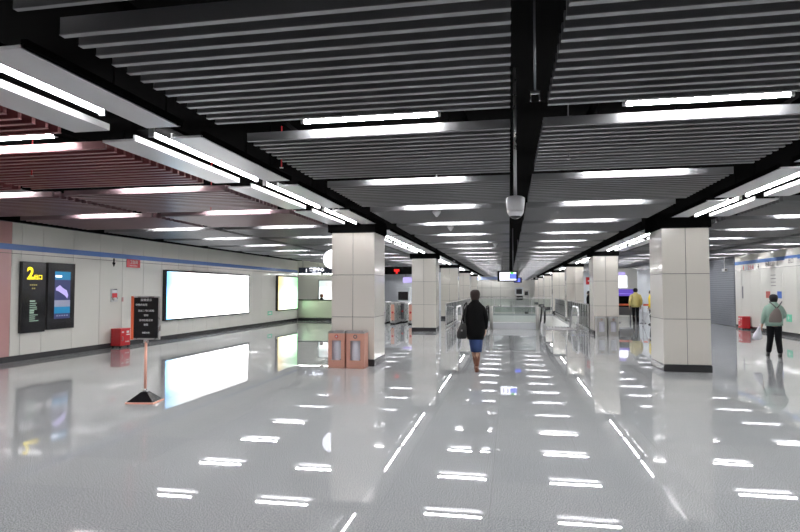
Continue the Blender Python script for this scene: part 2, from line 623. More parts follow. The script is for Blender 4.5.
# ------------------------------------------------------------------ walls
def panel_wall(name, x, face, ys, zs, th=0.02, pinkto=None):
    mb = MB()
    xb0, xb1 = (x - 0.15, x - th) if face > 0 else (x + th, x + 0.15)
    mb.box(xb0, xb1, ys[0], ys[-1], 0, ZP, 'seam')
    g = 0.006
    for a, b in zip(ys[:-1], ys[1:]):
        for c, d in zip(zs[:-1], zs[1:]):
            key = 'pink' if pinkto and b <= pinkto else 'enamel'
            x0, x1 = (x - th, x) if face > 0 else (x, x + th)
            mb.box(x0, x1, a + g, b - g, c + g, d - g, key)
    return struct(mb.build(name))
ysL = [-6 + 0.9 * i for i in range(19)]
ysL = [y for y in ysL if y < 10.4] + [10.5, 11.1, 11.37, 11.98, 12.97, 13.95, 14.88, 15.85]
while ysL[-1] < 28.6:
    ysL.append(ysL[-1] + 0.95)
ysL[-1] = 28.9
panel_wall('wall_left', WL, 1, ysL, [0.12, 2.42, 3.12], pinkto=11.11)  # near panels carry the painted red light
struct(MB().box(WL, WL + 0.02, -6, 28.9, 0, 0.13, 'base').build('baseboard_left'))
struct(MB().box(WL, WL + 0.006, -6, 28.9, 2.50, 2.63, 'blue').build('trim_1'))
struct(MB().box(WL, WL + 0.25, -6, 28.9, 3.13, 3.25, 'black').build('trim_2'))
ysR = [-6 + 0.96 * i for i in range(35)] + [27.3]
panel_wall('wall_right', WR, -1, ysR, [0.12, 2.42, 3.12])
struct(MB().box(WR - 0.02, WR, -6, 27.3, 0, 0.13, 'base').build('baseboard_right'))
struct(MB().box(WR - 0.006, WR, -6, 27.3, 2.66, 2.80, 'blue').build('trim_3'))
struct(MB().box(WR - 0.25, WR, -6, 27.3, 3.13, 3.25, 'black').build('trim_4'))
M['shut'] = slats_wave('rolling_shutter', (0.30, 0.32, 0.36), 3.0)
sh = MB()
for i in range(30):
    z = 0.02 + i * 0.1
    sh.box(WR + 0.02, WR + 0.05, 27.45, 31.4, z, z + 0.088, 'shutter')
sh.box(WR + 0.05, WR + 0.08, 27.4, 31.5, 0, 3.1, 'seam')
tag(sh.build('roller_shutter'), 'closed grey roller shutter set in the right wall past the red box', 'roller shutter')
struct(MB().box(WR, WR + 0.15, 31.55, 48, 0, ZP, 'wallgrey').build('wall_right_far'))
struct(MB().box(WR, WR + 0.15, 27.35, 31.5, 3.12, ZP, 'seam').build('trim_7'))
struct(MB().box(-15, 12, YEND - 0.2, YEND, -0.1, 3.6, 'enamel').build('wall_far'))
struct(MB().box(-13, 12, -6.2, -6, 0, 3.6, 'enamel').build('wall_back'))
# side walls far down both aisles
struct(MB().box(-13, -4.2, 45.5, 45.7, 0, ZP, 'wallgrey').build('wall_left_far'))
struct(MB().box(4.4, 12, 48.0, 48.2, 0, ZP, 'wallgrey').build('wall_right_end'))
struct(MB().box(-12.8, -8.3, 31.2, 31.4, 0, ZP, 'enamel').box(-13, -12.8, 28.9, 31.4, 0, ZP, 'enamel').box(-12.8, WL - 0.16, 28.8, 28.9, 0, ZP, 'enamel').build('wall_office'))
# white enclosure closing the left half of the hall far away
fw = MB()
fw.box(-4.6, 0.05, 60, 60.2, 0, 3.0, 'enamel')
fw.box(-4.6, 0.05, 59.985, 60, 2.65, 2.95, 'paleblue')
for i in range(5):
    fw.box(-4.6 + i * 0.93, -4.585 + i * 0.93, 59.98, 60, 0, 2.6, 'seam')
for z in (0.9, 1.8):
    fw.box(-4.6, 0.05, 59.98, 60, z, z + 0.02, 'seam')
struct(fw.build('wall_enclosure'))

# ------------------------------------------------------------------ columns
def column(label, x0, y0, w, d):
    t = thing('column', label, 'column', (x0 + w / 2, y0 + d / 2, 0), 0, 'white panelled columns')
    hw, hd = w / 2, d / 2
    mb = MB()
    mb.box(-hw + 0.012, hw - 0.012, -hd + 0.012, hd - 0.012, 0.02, 2.83, 'seam')
    g = 0.005
    zs = [0.14, 1.03, 1.92, 2.82]
    for a, b in zip(zs[:-1], zs[1:]):
        for s in (-1, 1):
            for (u, v) in ((-hw, 0), (0, hw)):
                yy = sorted((s * hd, s * (hd - 0.02)))
                mb.box(u + g, v - g, yy[0], yy[1], a + g, b - g, 'enamel_col')
            xx = sorted((s * hw, s * (hw - 0.02)))
            mb.box(xx[0], xx[1], -hd + 0.021, hd - 0.021, a + g, b - g, 'enamel_col')
    mb.build('cladding', t, bevel=0.003)
    MB().box(-hw - 0.006, hw + 0.006, -hd - 0.006, hd + 0.006, 0, 0.135, 'base').build('plinth', t)
    MB().box(-hw - 0.07, hw + 0.03, -hd - 0.05, hd + 0.05, 2.83, 3.12, 'black').build('black_collar', t)
    return t
names = ['nearest', 'second', 'third', 'fourth', 'fifth', 'sixth', 'farthest']
extraL = ['behind the pair of copper bins', 'beside the fare gates', 'behind the baluster fence', 'beyond the escalators', 'far beyond the escalators', 'far away', 'at the far end']
extraR = ['with its black plinth fully visible', 'behind the two steel bins', 'behind the baluster fence', 'beyond the escalators', 'far beyond the escalators', 'far away', 'at the far end']
for i, y in enumerate(COLY):
    column('white panelled square column, %s of the left column line, %s' % (names[i], extraL[i]), -3.73, y, 0.94, 1.06)
    column('white panelled square column, %s of the right column line, %s' % (names[i], extraR[i]), 2.98, y + (0.30 if i == 0 else -0.5), 0.87, 1.06)

# ------------------------------------------------------------------ left wall fittings
# black exit board with yellow number
t = thing('exit_sign_board', 'tall black wall board with glowing yellow 2 and exit lettering, left of the blue screen', 'sign', (WL, 11.66, 1.45))
MB().box(0.004, 0.09, -0.35, 0.33, -0.83, 0.80, 'black_gloss').build('board', t, bevel=0.005)
tx = MB()
add_text(tx, '2', 0.38, face_T((0.094, -0.13, 0.52), 'E'), 'yel_glow', 0.012)
add_text(tx, '出口', 0.13, face_T((0.094, 0.09, 0.44), 'E'), 'yel_glow', 0.002)
tx.build('exit_lettering', t)
tx = MB()
for j, (zz, ww) in enumerate(((0.25, 0.24), (0.17, 0.12))):
    for q in range(int(ww / 0.05)):
        tx.box(0.091, 0.094, -ww / 2 + q * 0.055 - 0.02, -ww / 2 + q * 0.055 + 0.02, zz, zz + 0.035, 'dim_yel')
rr = random.Random(3)
for j in range(11):
    z = -0.12 - j * 0.045
    ln = rr.uniform(0.12, 0.26)
    tx.box(0.091, 0.094, -0.13, -0.13 + ln, z, z + (0.03 if j in (0, 5, 6) else 0.016), 'dim_text')
tx.build('small_lettering', t)
# blue information screen
t = thing('information_screen', 'black framed wall screen with blue header and lilac map, right of the exit board', 'screen', (WL, 12.5, 1.45))
MB().box(0.004, 0.09, -0.44, 0.43, -0.80, 0.81, 'black_gloss').build('frame', t, bevel=0.005)
sc_ = MB()
sc_.box(0.091, 0.094, -0.24, 0.27, -0.55, 0.60, 'scr_dark')
sc_.box(0.094, 0.096, -0.24, 0.27, 0.40, 0.60, 'scr_blue')
sc_.box(0.094, 0.096, -0.24, 0.27, -0.42, -0.26, 'scr_blue')
sc_.box(0.094, 0.096, -0.24, 0.27, -0.26, -0.10, 'scr_grey')
pts = [(-0.2, 0.20), (-0.08, 0.27), (0.02, 0.20), (0.15, 0.14), (0.2, 0.02), (0.17, -0.06), (0.08, 0.02), (-0.04, 0.08), (-0.12, 0.12), (-0.2, 0.14)]
sc_.add([(0.098, y, z) for y, z in pts], [tuple(range(len(pts)))], 'scr_lilac')
sc_.box(0.096, 0.098, -0.22, -0.02, 0.46, 0.51, 'scr_white')
for q in range(5):
    sc_.box(0.096, 0.098, -0.17 + q * 0.08, -0.12 + q * 0.08, -0.49, -0.46, 'scr_grey')
sc_.build('display', t)

def lightbox(name, label, yc, zc, hw, hh, m, x=WL, face='E'):
    t = thing(name, label, 'advert light box', (x, yc, zc), 0)
    s = 0.05
    fr = MB()
    fr.box(0.004, 0.12, -hw - s, hw + s, hh, hh + s, 'black_gloss').box(0.004, 0.12, -hw - s, hw + s, -hh - s, -hh, 'black_gloss')
    fr.box(0.004, 0.12, -hw - s, -hw, -hh, hh, 'black_gloss').box(0.004, 0.12, hw, hw + s, -hh, hh, 'black_gloss')
    fr.build('frame', t)
    MB().box(0.005, 0.105, -hw, hw, -hh, hh, m).build('backlit_panel', t)
    return t
AD1 = ad_mat('advert_white_blue', [(0.0, (0.10, 0.42, 0.95)), (0.06, (0.45, 0.80, 1.0)), (0.16, (0.95, 1, 1)), (0.5, (1, 1, 1))], 1, 1.5, 2.0)
AD2 = ad_mat('advert_white_green', [(0.0, (1.0, 0.78, 0.25)), (0.35, (0.95, 1, 0.8)), (0.65, (0.75, 1, 0.8)), (1.0, (0.35, 1.0, 0.4))], 1, 0.85, 5.0)
lightbox('advert_light_box', 'wide glowing white advert light box with blue left edge on the left wall', 19.9, 1.43, 3.0, 0.77, AD1)
lightbox('advert_light_box', 'narrower glowing light box with yellow and green tints, right of the wide one', 27.35, 1.45, 1.3, 0.8, AD2)

def decal_arrow(name, label, loc, facing, h, key='black'):
    mb = MB()
    s = 1 if facing == 'E' else -1
    vs = [(-0.03, h * 0.45), (0.03, h * 0.45), (0.03, 0), (h * 0.28, 0), (0, -h * 0.5), (-h * 0.28, 0), (-0.03, 0)]
    mb.add([(s * 0.006, y, z) for y, z in vs] + [(s * 0.002, y, z) for y, z in vs], [tuple(range(7)), tuple(range(13, 6, -1))], key)
    o = mb.build(name, loc=loc)
    return tag(o, label, 'sign')
decal_arrow('arrow_sign', 'small black downward arrow on the left wall under the blue stripe', (WL, 14.5, 2.37), 'E', 0.26)
t = thing('direction_sign', 'small red and white sign plate on the left wall right of the black arrow', 'sign', (WL, 15.35, 2.38))
MB().box(0.002, 0.012, -0.30, 0.32, -0.12, 0.12, 'red').build('plate', t)
tx = MB(); add_text(tx, '卫生间', 0.12, face_T((0.015, 0.02, 0.03), 'E'), 'label_white'); 
for q in range(6):
    tx.box(0.012, 0.014, -0.16 + q * 0.06, -0.125 + q * 0.06, -0.08, -0.055, 'label_white')
tx.build('lettering', t)
t = thing('fire_alarm_box', 'small white and red alarm plate on the left wall above the red box', 'alarm', (WL, 14.52, 1.45))
MB().box(0.002, 0.03, -0.13, 0.13, -0.18, 0.18, 'steel').build('plate', t)
MB().box(0.03, 0.04, -0.10, 0.10, -0.06, 0.06, 'red').build('call_point', t)
MB().box(0.03, 0.036, -0.08, 0.08, 0.09, 0.15, 'label_white').build('notice', t)
t = thing('wall_hook', 'tiny pink tag on the left wall right of the alarm plate', 'tag', (WL, 14.9, 1.33))
MB().box(0.002, 0.012, -0.04, 0.03, -0.06, 0.06, 'pink').build('tag', t)

def hydrant_box(label, loc, s):
    t = thing('fire_extinguisher_box', label, 'fire extinguisher box', loc, 0, 'red fire extinguisher boxes')
    x0, x1 = (0.02, 0.32) if s > 0 else (-0.32, -0.02)
    MB().box(x0, x1, -0.21, 0.21, 0.05, 0.50, 'red').build('cabinet', t, bevel=0.01)
    MB().box(x0 - 0.005, x1 + 0.01, -0.22, 0.22, 0.501, 0.53, 'red').build('lid', t, bevel=0.01)
    for sx in (x0 + 0.04, x1 - 0.04):
        for sy in (-0.17, 0.17):
            MB().cyl((sx, sy, 0), (sx, sy, 0.05), 0.02, None, 'black', 10).build('foot', t)
    xf = x1 if s > 0 else x0
    mb = MB()
    for (a, b, c, d) in ((0.04, 0.15, 0.40, 0.46), (0.03, 0.17, 0.34, 0.365), (-0.16, -0.07, 0.41, 0.45), (0.0, 0.04, 0.14, 0.175), (0.06, 0.10, 0.14, 0.175), (0.12, 0.16, 0.14, 0.175)):
        xx = sorted((xf, xf + s * 0.003))
        mb.box(xx[0], xx[1], a, b, c, d, 'label_white')
    mb.build('lettering', t)
    mb = MB()
    mb.tube([(xf, -0.15, 0.3), (xf + s * 0.03, -0.15, 0.3), (xf + s * 0.03, -0.15, 0.2), (xf, -0.15, 0.2)], 0.008, 'steel')
    mb.build('handle', t)
hydrant_box('red fire extinguisher box on the floor by the left wall between screen and light box', (WL + 0.02, 14.6, 0), 1)
hydrant_box('red fire extinguisher box on the floor by the right wall beside the shutter', (WR - 0.02, 25.9, 0), -1)
t = thing('exit_floor_sign', 'small green emergency exit sign low on the left wall near the yellow light box', 'sign', (WL, 25.35, 0.53))
MB().box(0.002, 0.02, -0.25, 0.25, -0.09, 0.09, 'green').build('plate', t)
MB().box(0.02, 0.022, -0.18, 0.02, -0.03, 0.03, 'label_white').add([(0.0225, 0.02, 0.06), (0.0225, 0.02, -0.06), (0.0225, 0.16, 0)], [(0, 1, 2)], 'label_white').build('arrow', t)

# ------------------------------------------------------------------ right wall fittings
def ws(name, label, y, z, hw, hh, key, txt=None, tkey='label_white', ts=0.1):
    t = thing(name, label, 'sign', (WR, y, z))
    MB().box(-0.012, -0.002, -hw, hw, -hh, hh, key).build('plate', t)
    if txt:
        tx = MB(); add_text(tx, txt, ts, face_T((-0.015, 0, 0), 'W'), tkey); tx.build('lettering', t)
    return t
ws('direction_sign', 'small red lettered plate on the right wall beside the shutter', 25.6, 2.5, 0.45, 0.11, 'label_white', '卫生间', 'label_red', 0.2)
decal_arrow('arrow_sign', 'tiny black arrow on the right wall left of the red lettered plate', (WR, 26.35, 2.52), 'W', 0.22, 'label_red')
decal_arrow('arrow_sign', 'small black arrow on the right wall right of the red lettered plate', (WR, 24.9, 2.54), 'W', 0.22)
ws('direction_sign', 'grey lettered strip on the right wall above the pedestrian', 23.85, 2.56, 0.6, 0.1, 'enamel', '地铁出口', 'seam', 0.2)
ws('direction_sign', 'grey lettered strip on the right wall nearest the picture edge', 22.2, 2.6, 0.45, 0.1, 'enamel', '出口', 'seam', 0.2)
ws('exit_floor_sign', 'small green emergency exit sign low on the right wall', 22.45, 0.62, 0.2, 0.13, 'green', '←', 'label_white', 0.2)
t = thing('wall_poster', 'pale notice with red and blue lower corners behind the pedestrian head', 'poster', (WR, 23.6, 1.75))
mb = MB(); mb.box(-0.008, -0.002, -0.65, 0.65, -0.55, 0.55, 'enamel')
mb.box(-0.012, -0.008, -0.65, -0.30, -0.45, -0.2, 'bluepaint').box(-0.012, -0.008, 0.28, 0.65, -0.45, -0.2, 'redpaint')
for q in range(4):
    mb.box(-0.012, -0.008, -0.2, 0.2, 0.0 + q * 0.13, 0.02 + q * 0.13, 'seam')
mb.build('sheet', t)
t = thing('extinguisher_plate', 'narrow dark plate on the right wall above the red box', 'plate', (WR, 26.5, 1.5))
MB().box(-0.012, -0.002, -0.06, 0.06, -0.25, 0.25, 'dsteel').build('plate', t)

# ------------------------------------------------------------------ customer service counter
t = thing('service_counter', 'cream service counter with black top and plinth at the end of the left wall', 'counter', (-9.62, 28.98, 0))
MB().box(-1.27, 0.90, 0, 0.55, 0.13, 1.06, 'counter').build('front', t, bevel=0.05)
MB().box(-1.29, 0.95, -0.04, 0.6, 1.06, 1.11, 'black_gloss').build('countertop', t, bevel=0.01)
MB().box(-1.27, 0.93, -0.02, 0.55, 0, 0.13, 'base').build('plinth', t)
MB().box(0.90, 0.97, -0.04, 0.6, 0.13, 1.06, 'black_gloss').build('end_panel', t, bevel=0.02)
t = thing('hanging_sign', 'black hanging sign with white lettering above the service counter', 'sign', (-9.75, 28.5, 2.6))
MB().box(-0.92, 0.98, -0.05, 0.05, -0.16, 0.16, 'darkblue').build('board', t)
tx = MB(); add_text(tx, 'i', 0.26, face_T((-0.5, -0.055, 0.0), 'S'), 'scr_white', 0.01)
add_text(tx, '客服中心', 0.2, face_T((0.05, -0.055, 0.04), 'S'), 'scr_white', 0.006)
add_text(tx, 'Service Center', 0.08, face_T((0.05, -0.055, -0.1), 'S'), 'scr_white', 0.001)
tx.build('lettering', t)
for s in (-0.7, 0.8):
    MB().cyl((s, 0, 0.16), (s, 0, 1.3), 0.012, None, 'dsteel', 8).build('hanger', t)
t = thing('lit_poster', 'glowing pale poster on the office wall behind the service counter', 'poster', (-9.75, 31.15, 1.52))
AD3 = ad_mat('poster_white', [(0.0, (0.8, 0.95, 0.9)), (0.5, (1, 1, 1)), (1.0, (0.95, 0.9, 1))], 0, 0.7, 9.0)
MB().box(-0.75, 0.75, -0.06, 0.04, -0.65, 0.65, 'dsteel').build('frame', t)
MB().box(-0.70, 0.70, -0.07, -0.061, -0.60, 0.60, AD3).build('backlit_panel', t)

for i_, x_ in enumerate((-10.6, -9.2)):
    t = tube_light('hanging tube lamp over the %s half of the service counter office' % ('left', 'right')[i_], (x_, 30.0, 2.47), 1.2, 'tube lamps of the counter office', 'dimtube')
    for s_ in (-0.4, 0.4):
        MB().cyl((s_, 0, 0.78), (s_, 0, ZP - 2.47), 0.006, None, 'black', 6).build('hanger', t)

# round hanging sign left of the first column
t = thing('round_hanging_sign', 'round white hanging sign half hidden behind the nearest left column', 'sign', (-4.62, 14.9, 2.42))
MB().cyl((0, -0.05, 0), (0, 0.05, 0), 0.26, None, 'scr_white', 36).build('disc', t)
MB().cyl((0, -0.04, 0), (0, 0.04, 0), 0.272, None, 'steel', 36).build('rim', t)
MB().cyl((0, 0, 0.27), (0, 0, 1.48), 0.012, None, 'dsteel', 8).build('hanger', t)

# ------------------------------------------------------------------ litter bins
def bin_(label, loc, w, d, h, key, red, group):
    t = thing('litter_bin', label, 'bin', loc, 0, group)
    hw, hd = w / 2, d / 2
    b = MB()
    b.box(-hw, hw, hd - 0.01, hd, 0.02, h - 0.04, key)
    b.box(-hw, -hw + 0.01, -hd + 0.01, hd - 0.01, 0.02, h - 0.04, key).box(hw - 0.01, hw, -hd + 0.01, hd - 0.01, 0.02, h - 0.04, key)
    # front with a tall window
    wx = hw * 0.55
    b.box(-hw, -wx, -hd, -hd + 0.01, 0.02, h - 0.04, key).box(wx, hw, -hd, -hd + 0.01, 0.02, h - 0.04, key)
    b.box(-wx, wx, -hd, -hd + 0.01, 0.02, 0.2 * h + 0.01, key).box(-wx, wx, -hd, -hd + 0.01, h * 0.75, h - 0.04, key)
    b.box(-hw, hw, -hd, hd, 0.0, 0.02, key)
    b.build('body', t)
    top = MB()
    top.box(-hw, hw, -hd, -hd + 0.07, h - 0.04, h, 'steel').box(-hw, hw, hd - 0.07, hd, h - 0.04, h, 'steel')
    top.box(-hw, -hw + 0.07, -hd + 0.07, hd - 0.07, h - 0.04, h, 'steel').box(hw - 0.07, hw, -hd + 0.07, hd - 0.07, h - 0.04, h, 'steel')
    top.build('lid', t, bevel=0.006)
    # crumpled bag inside
    bg = MB()
    rg = random.Random(int(abs(loc[0]) * 100))
    rings = []
    for j in range(12):
        z = 0.10 * h + j * (h * 0.72) / 11
        rings.append((rg.uniform(-0.008, 0.008), 0, z, hw * (0.84 + rg.uniform(-0.05, 0.05)), hd * 0.84 * (1.0 + rg.uniform(-0.06, 0.06))))
    bg.loft(rings, 'bagwhite', 18)
    bg.build('bin_bag', t)
    lg = MB()
    lg.cyl((0, -hd - 0.004, h * 0.86), (0, -hd, h * 0.86), hw * 0.22, None, 'red' if red else 'dsteel', 20)
    lg.cyl((0, -hd - 0.006, h * 0.86), (0, -hd - 0.004, h * 0.86), hw * 0.12, None, 'label_white' if red else 'copper', 16)
    lg.build('emblem', t)
    for sx in (-1, 1):
        MB().cyl((sx * wx * 0.98, -hd - 0.012, h * 0.22), (sx * wx * 0.98, -hd - 0.012, h * 0.24), 0.01, None, 'steel', 8).cyl((sx * wx * 0.98, -hd - 0.003, h * 0.23), (sx * wx * 0.98, -hd - 0.012, h * 0.23), 0.006, None, 'steel', 8).build('latch', t)
    return t
bin_('copper-tinted litter bin with red emblem, left of the pair at the nearest left column', (-3.50, 11.71, 0), 0.35, 0.34, 0.75, 'copper', True, 'copper litter bins')
bin_('copper-tinted litter bin with brown emblem, right of the pair at the nearest left column', (-3.10, 11.71, 0), 0.38, 0.34, 0.75, 'copper', False, 'copper litter bins')
bin_('grey steel litter bin, left of the pair before the second right column', (3.17, 21.45, 0), 0.34, 0.38, 0.66, 'satin', False, 'steel litter bins')
bin_('grey steel litter bin, right of the pair before the second right column', (3.56, 21.45, 0), 0.33, 0.38, 0.66, 'satin', False, 'steel litter bins')

# ------------------------------------------------------------------ pedestal notice
t = thing('pedestal_sign', 'freestanding black notice board on a steel pole with pyramid foot on the open floor', 'sign stand', (-5.13, 7.55, 0), math.radians(8))
f = MB()
f.box(-0.205, 0.205, -0.17, 0.17, 0, 0.022, 'copper')
f.build('foot_rim', t, bevel=0.004)
f = MB()
vs = [(-0.19, -0.155, 0.022), (0.19, -0.155, 0.022), (0.19, 0.155, 0.022), (-0.19, 0.155, 0.022), (-0.04, -0.04, 0.15), (0.04, -0.04, 0.15), (0.04, 0.04, 0.15), (-0.04, 0.04, 0.15)]
f.add(vs, [(0, 1, 5, 4), (1, 2, 6, 5), (2, 3, 7, 6), (3, 0, 4, 7), (4, 5, 6, 7), (3, 2, 1, 0)], 'black_gloss')
f.build('foot', t)
MB().cyl((0, 0, 0.15), (0, 0, 0.86), 0.019, None, 'copper', 16).cyl((0, 0, 0.145), (0, 0, 0.19), 0.035, 0.024, 'steel', 16).build('pole', t)
MB().box(-0.03, 0.03, -0.015, 0.015, 0.84, 0.90, 'steel').build('bracket', t)
fr = MB()
fr.box(-0.2, 0.2, -0.02, 0.02, 0.89, 0.91, 'steel').box(-0.2, 0.2, -0.02, 0.02, 1.49, 1.51, 'steel').box(0.18, 0.2, -0.02, 0.02, 0.91, 1.49, 'steel')
fr.build('frame', t)
MB().box(-0.215, -0.18, -0.03, 0.03, 0.89, 1.51, 'orange').build('side_rail', t)  # red light on the left edge, painted in as orange
MB().box(-0.18, 0.18, -0.012, 0.012, 0.91, 1.49, 'black_gloss').build('notice_panel', t)
tx = MB()
for (z, s_, body) in ((1.455, 0.034, '温馨提示'), (1.385, 0.028, '尊敬的乘客'), (1.30, 0.027, '请从二号口出站'), (1.235, 0.027, '谢谢'), (1.165, 0.027, '请勿在此逗留'), (1.10, 0.027, '地铁'), (0.985, 0.022, '地铁公司')):
    add_text(tx, body, s_ * 1.25, face_T((0.0 if z != 1.385 else -0.07, -0.0145, z), 'S'), 'label_white')
tx.build('lettering', t)

# ------------------------------------------------------------------ hanging devices
t = thing('dome_camera', 'white dome security camera hanging on a rod from the central ceiling channel', 'camera', (0.07, 6.03, 2.34))
MB().loft([(0, 0, 0.07, 0.085, 0.085), (0, 0, 0.14, 0.094, 0.094), (0, 0, 0.20, 0.096, 0.096), (0, 0, 0.215, 0.075, 0.075), (0, 0, 0.225, 0.03, 0.03)], 'white', 28).build('housing', t)
MB().ball((0, 0, 0.07), (0.078, 0.078, 0.085), 'black_gloss', 24, 14).build('dome', t)
MB().loft([(0, 0, 0.0, 0.03, 0.03), (0, 0, 0.015, 0.06, 0.06), (0, 0, 0.045, 0.08, 0.08), (0, 0, 0.07, 0.086, 0.086)], 'white', 28).build('collar', t)
MB().cyl((0, 0, 0.22), (0, 0, 1.56), 0.016, None, 'steel', 12).cyl((-0.035, 0, 0.25), (-0.035, 0, 1.56), 0.006, None, 'black', 8).build('rod', t)

t = thing('hanging_monitor', 'black hanging monitor with white, green and blue picture over the escalators', 'monitor', (-0.05, 22.0, 2.11))
MB().box(-0.37, 0.37, -0.06, 0.06, -0.2, 0.2, 'black_gloss').build('casing', t, bevel=0.01)
sc_ = MB(); sc_.box(-0.29, 0.31, -0.064, -0.06, -0.15, 0.15, 'scr_white')
sc_.box(0.10, 0.22, -0.067, -0.064, 0.09, 0.15, 'scr_green').box(0.06, 0.31, -0.067, -0.064, -0.10, 0.09, 'scr_vblue').box(-0.2, -0.16, -0.067, -0.064, -0.1, 0.08, 'scr_lilac').box(-0.05, 0.0, -0.067, -0.064, -0.1, 0.1, 'scr_lilac')
sc_.build('display', t)
for s in (-0.2, 0.2):
    MB().cyl((s, 0, 0.2), (s, 0, 1.79), 0.015, None, 'dsteel', 8).build('hanger', t)
t = thing('hanging_monitor', 'small blue lit hanging sign just below and behind the monitor', 'monitor', (0.4, 27, 2.05))
MB().box(-0.18, 0.18, -0.04, 0.04, -0.12, 0.12, 'darkblue').box(-0.16, 0.1, -0.043, -0.04, -0.08, 0.08, 'scr_vblue').build('casing', t)
MB().cyl((0, 0, 0.12), (0, 0, 1.85), 0.012, None, 'dsteel', 8).build('hanger', t)

def detector(label, x, y, r=0.05):
    t = thing('smoke_detector', label, 'detector', (x, y, ZC), 0, 'ceiling detectors')
    MB().loft([(0, 0, -0.11, 0.012, 0.012), (0, 0, -0.09, r * 0.4, r * 0.4), (0, 0, -0.03, r, r), (0, 0, -0.002, r, r)], 'white', 20).build('housing', t)
    MB().cyl((0, 0, -0.002), (0, 0, 0.9), 0.01, None, 'white', 8).build('stem', t)
detector('white cone-shaped detector under the third lit row, left of the black channel', -1.25, 10.16, 0.075)
detector('small white detector under the fourth lit row, left of the black channel', -1.25, 12.66, 0.07)
detector('small white detector between distant rows near the black channel', -0.4, 17.6, 0.07)
detector('small white detector hanging over the near right of the central bays', 0.98, 2.55, 0.03)
def sprinkler(label, x, y, z0=2.95):
    t = thing('sprinkler', label, 'sprinkler', (x, y, z0), 0, 'ceiling sprinklers')
    MB().cyl((0, 0, 0.0), (0, 0, 0.004), 0.022, None, 'steel', 14).build('deflector', t)
    MB().cyl((0, 0, 0.004), (0, 0, ZP - z0), 0.007, None, 'dsteel' if x > -2 else 'red', 8).build('pipe', t)
sprinkler('red pipe sprinkler beside the left column line lights', -2.52, 6.15, 2.98)
sprinkler('sprinkler below the slats right of the black channel', 0.62, 6.2, 2.96)
sprinkler('sprinkler below the reddish slats left of the columns', -5.55, 5.9, 2.95)
sprinkler('sprinkler below slats of the reddish bay farther away', -5.0, 9.1, 2.95)
t = thing('speaker_bracket', 'small grey bracket device in the dark ceiling channel', 'device', (0.2, 4.35, 3.0))
mb = MB(); mb.box(-0.035, 0.035, -0.01, 0.01, 0.05, 0.07, 'steel').box(-0.035, -0.028, -0.01, 0.01, 0, 0.05, 'steel').box(0.028, 0.035, -0.01, 0.01, 0, 0.05, 'steel').build('bracket', t)
MB().cyl((0, 0, 0.07), (0, 0, 0.9), 0.008, None, 'dsteel', 8).build('stem', t)
t = thing('bullet_camera', 'small white camera hanging from a rod in front of the roller shutter', 'camera', (9.05, 26.9, 2.45))
MB().box(-0.07, 0.07, -0.16, 0.12, -0.06, 0.06, 'white').build('housing', t, bevel=0.01)
MB().cyl((0, -0.17, 0), (0, -0.16, 0), 0.04, None, 'black_gloss', 14).build('lens', t)
MB().cyl((0, 0, 0.06), (0, 0, 1.45), 0.014, None, 'steel', 8).build('rod', t)

# ------------------------------------------------------------------ stair well: kerb, balustrade, escalators
struct(MB().box(-0.72, 1.12, 24.35, 24.6, 0, 0.26, 'wallgrey').build('trim_5'))
M['lightgranite'] = mat('light_granite', (0.50, 0.51, 0.51), 0.12, coat=0.3)  # paler tone paints in the floor's reflection of the glass
struct(MB().box(-2.8, 2.95, 21.6, 24.35, 0.0, 0.004, 'lightgranite').build('trim_6'))  # flat sheet for the painted reflection before the stair well

t = thing('glass_balustrade', 'glass balustrade with steel top rail between the two escalators', 'balustrade', (0.2, 24.48, 0))
for a, b in ((-0.86, -0.005), (0.005, 0.86)):
    MB().box(a, b, -0.008, 0.008, 0.28, 0.90, 'glass').build('glass_pane', t)
MB().cyl((-0.92, 0, 0.92), (0.92, 0, 0.92), 0.025, None, 'steel', 14).build('top_rail', t)
for x in (-0.93, 0.93):
    MB().cyl((x, -0.25, 0), (x, -0.25, 0.92), 0.075, None, 'satin', 20).build('post', t)
t = thing('glass_balustrade', 'distant glass balustrade with steel rail closing the far end of the stair well', 'balustrade', (0.25, 40.2, 0))
for i in range(4):
    MB().box(-2.5 + i * 1.25 + 0.02, -1.25 + i * 1.25 - 0.02, -0.008, 0.008, 0.1, 1.0, 'glass').build('glass_pane', t)
for i in range(5):
    MB().box(-2.5 + i * 1.25 - 0.02, -2.5 + i * 1.25 + 0.02, -0.02, 0.02, 0, 1.05, 'steel').build('post', t)
MB().cyl((-2.5, 0, 1.06), (2.5, 0, 1.06), 0.025, None, 'steel', 12).build('top_rail', t)

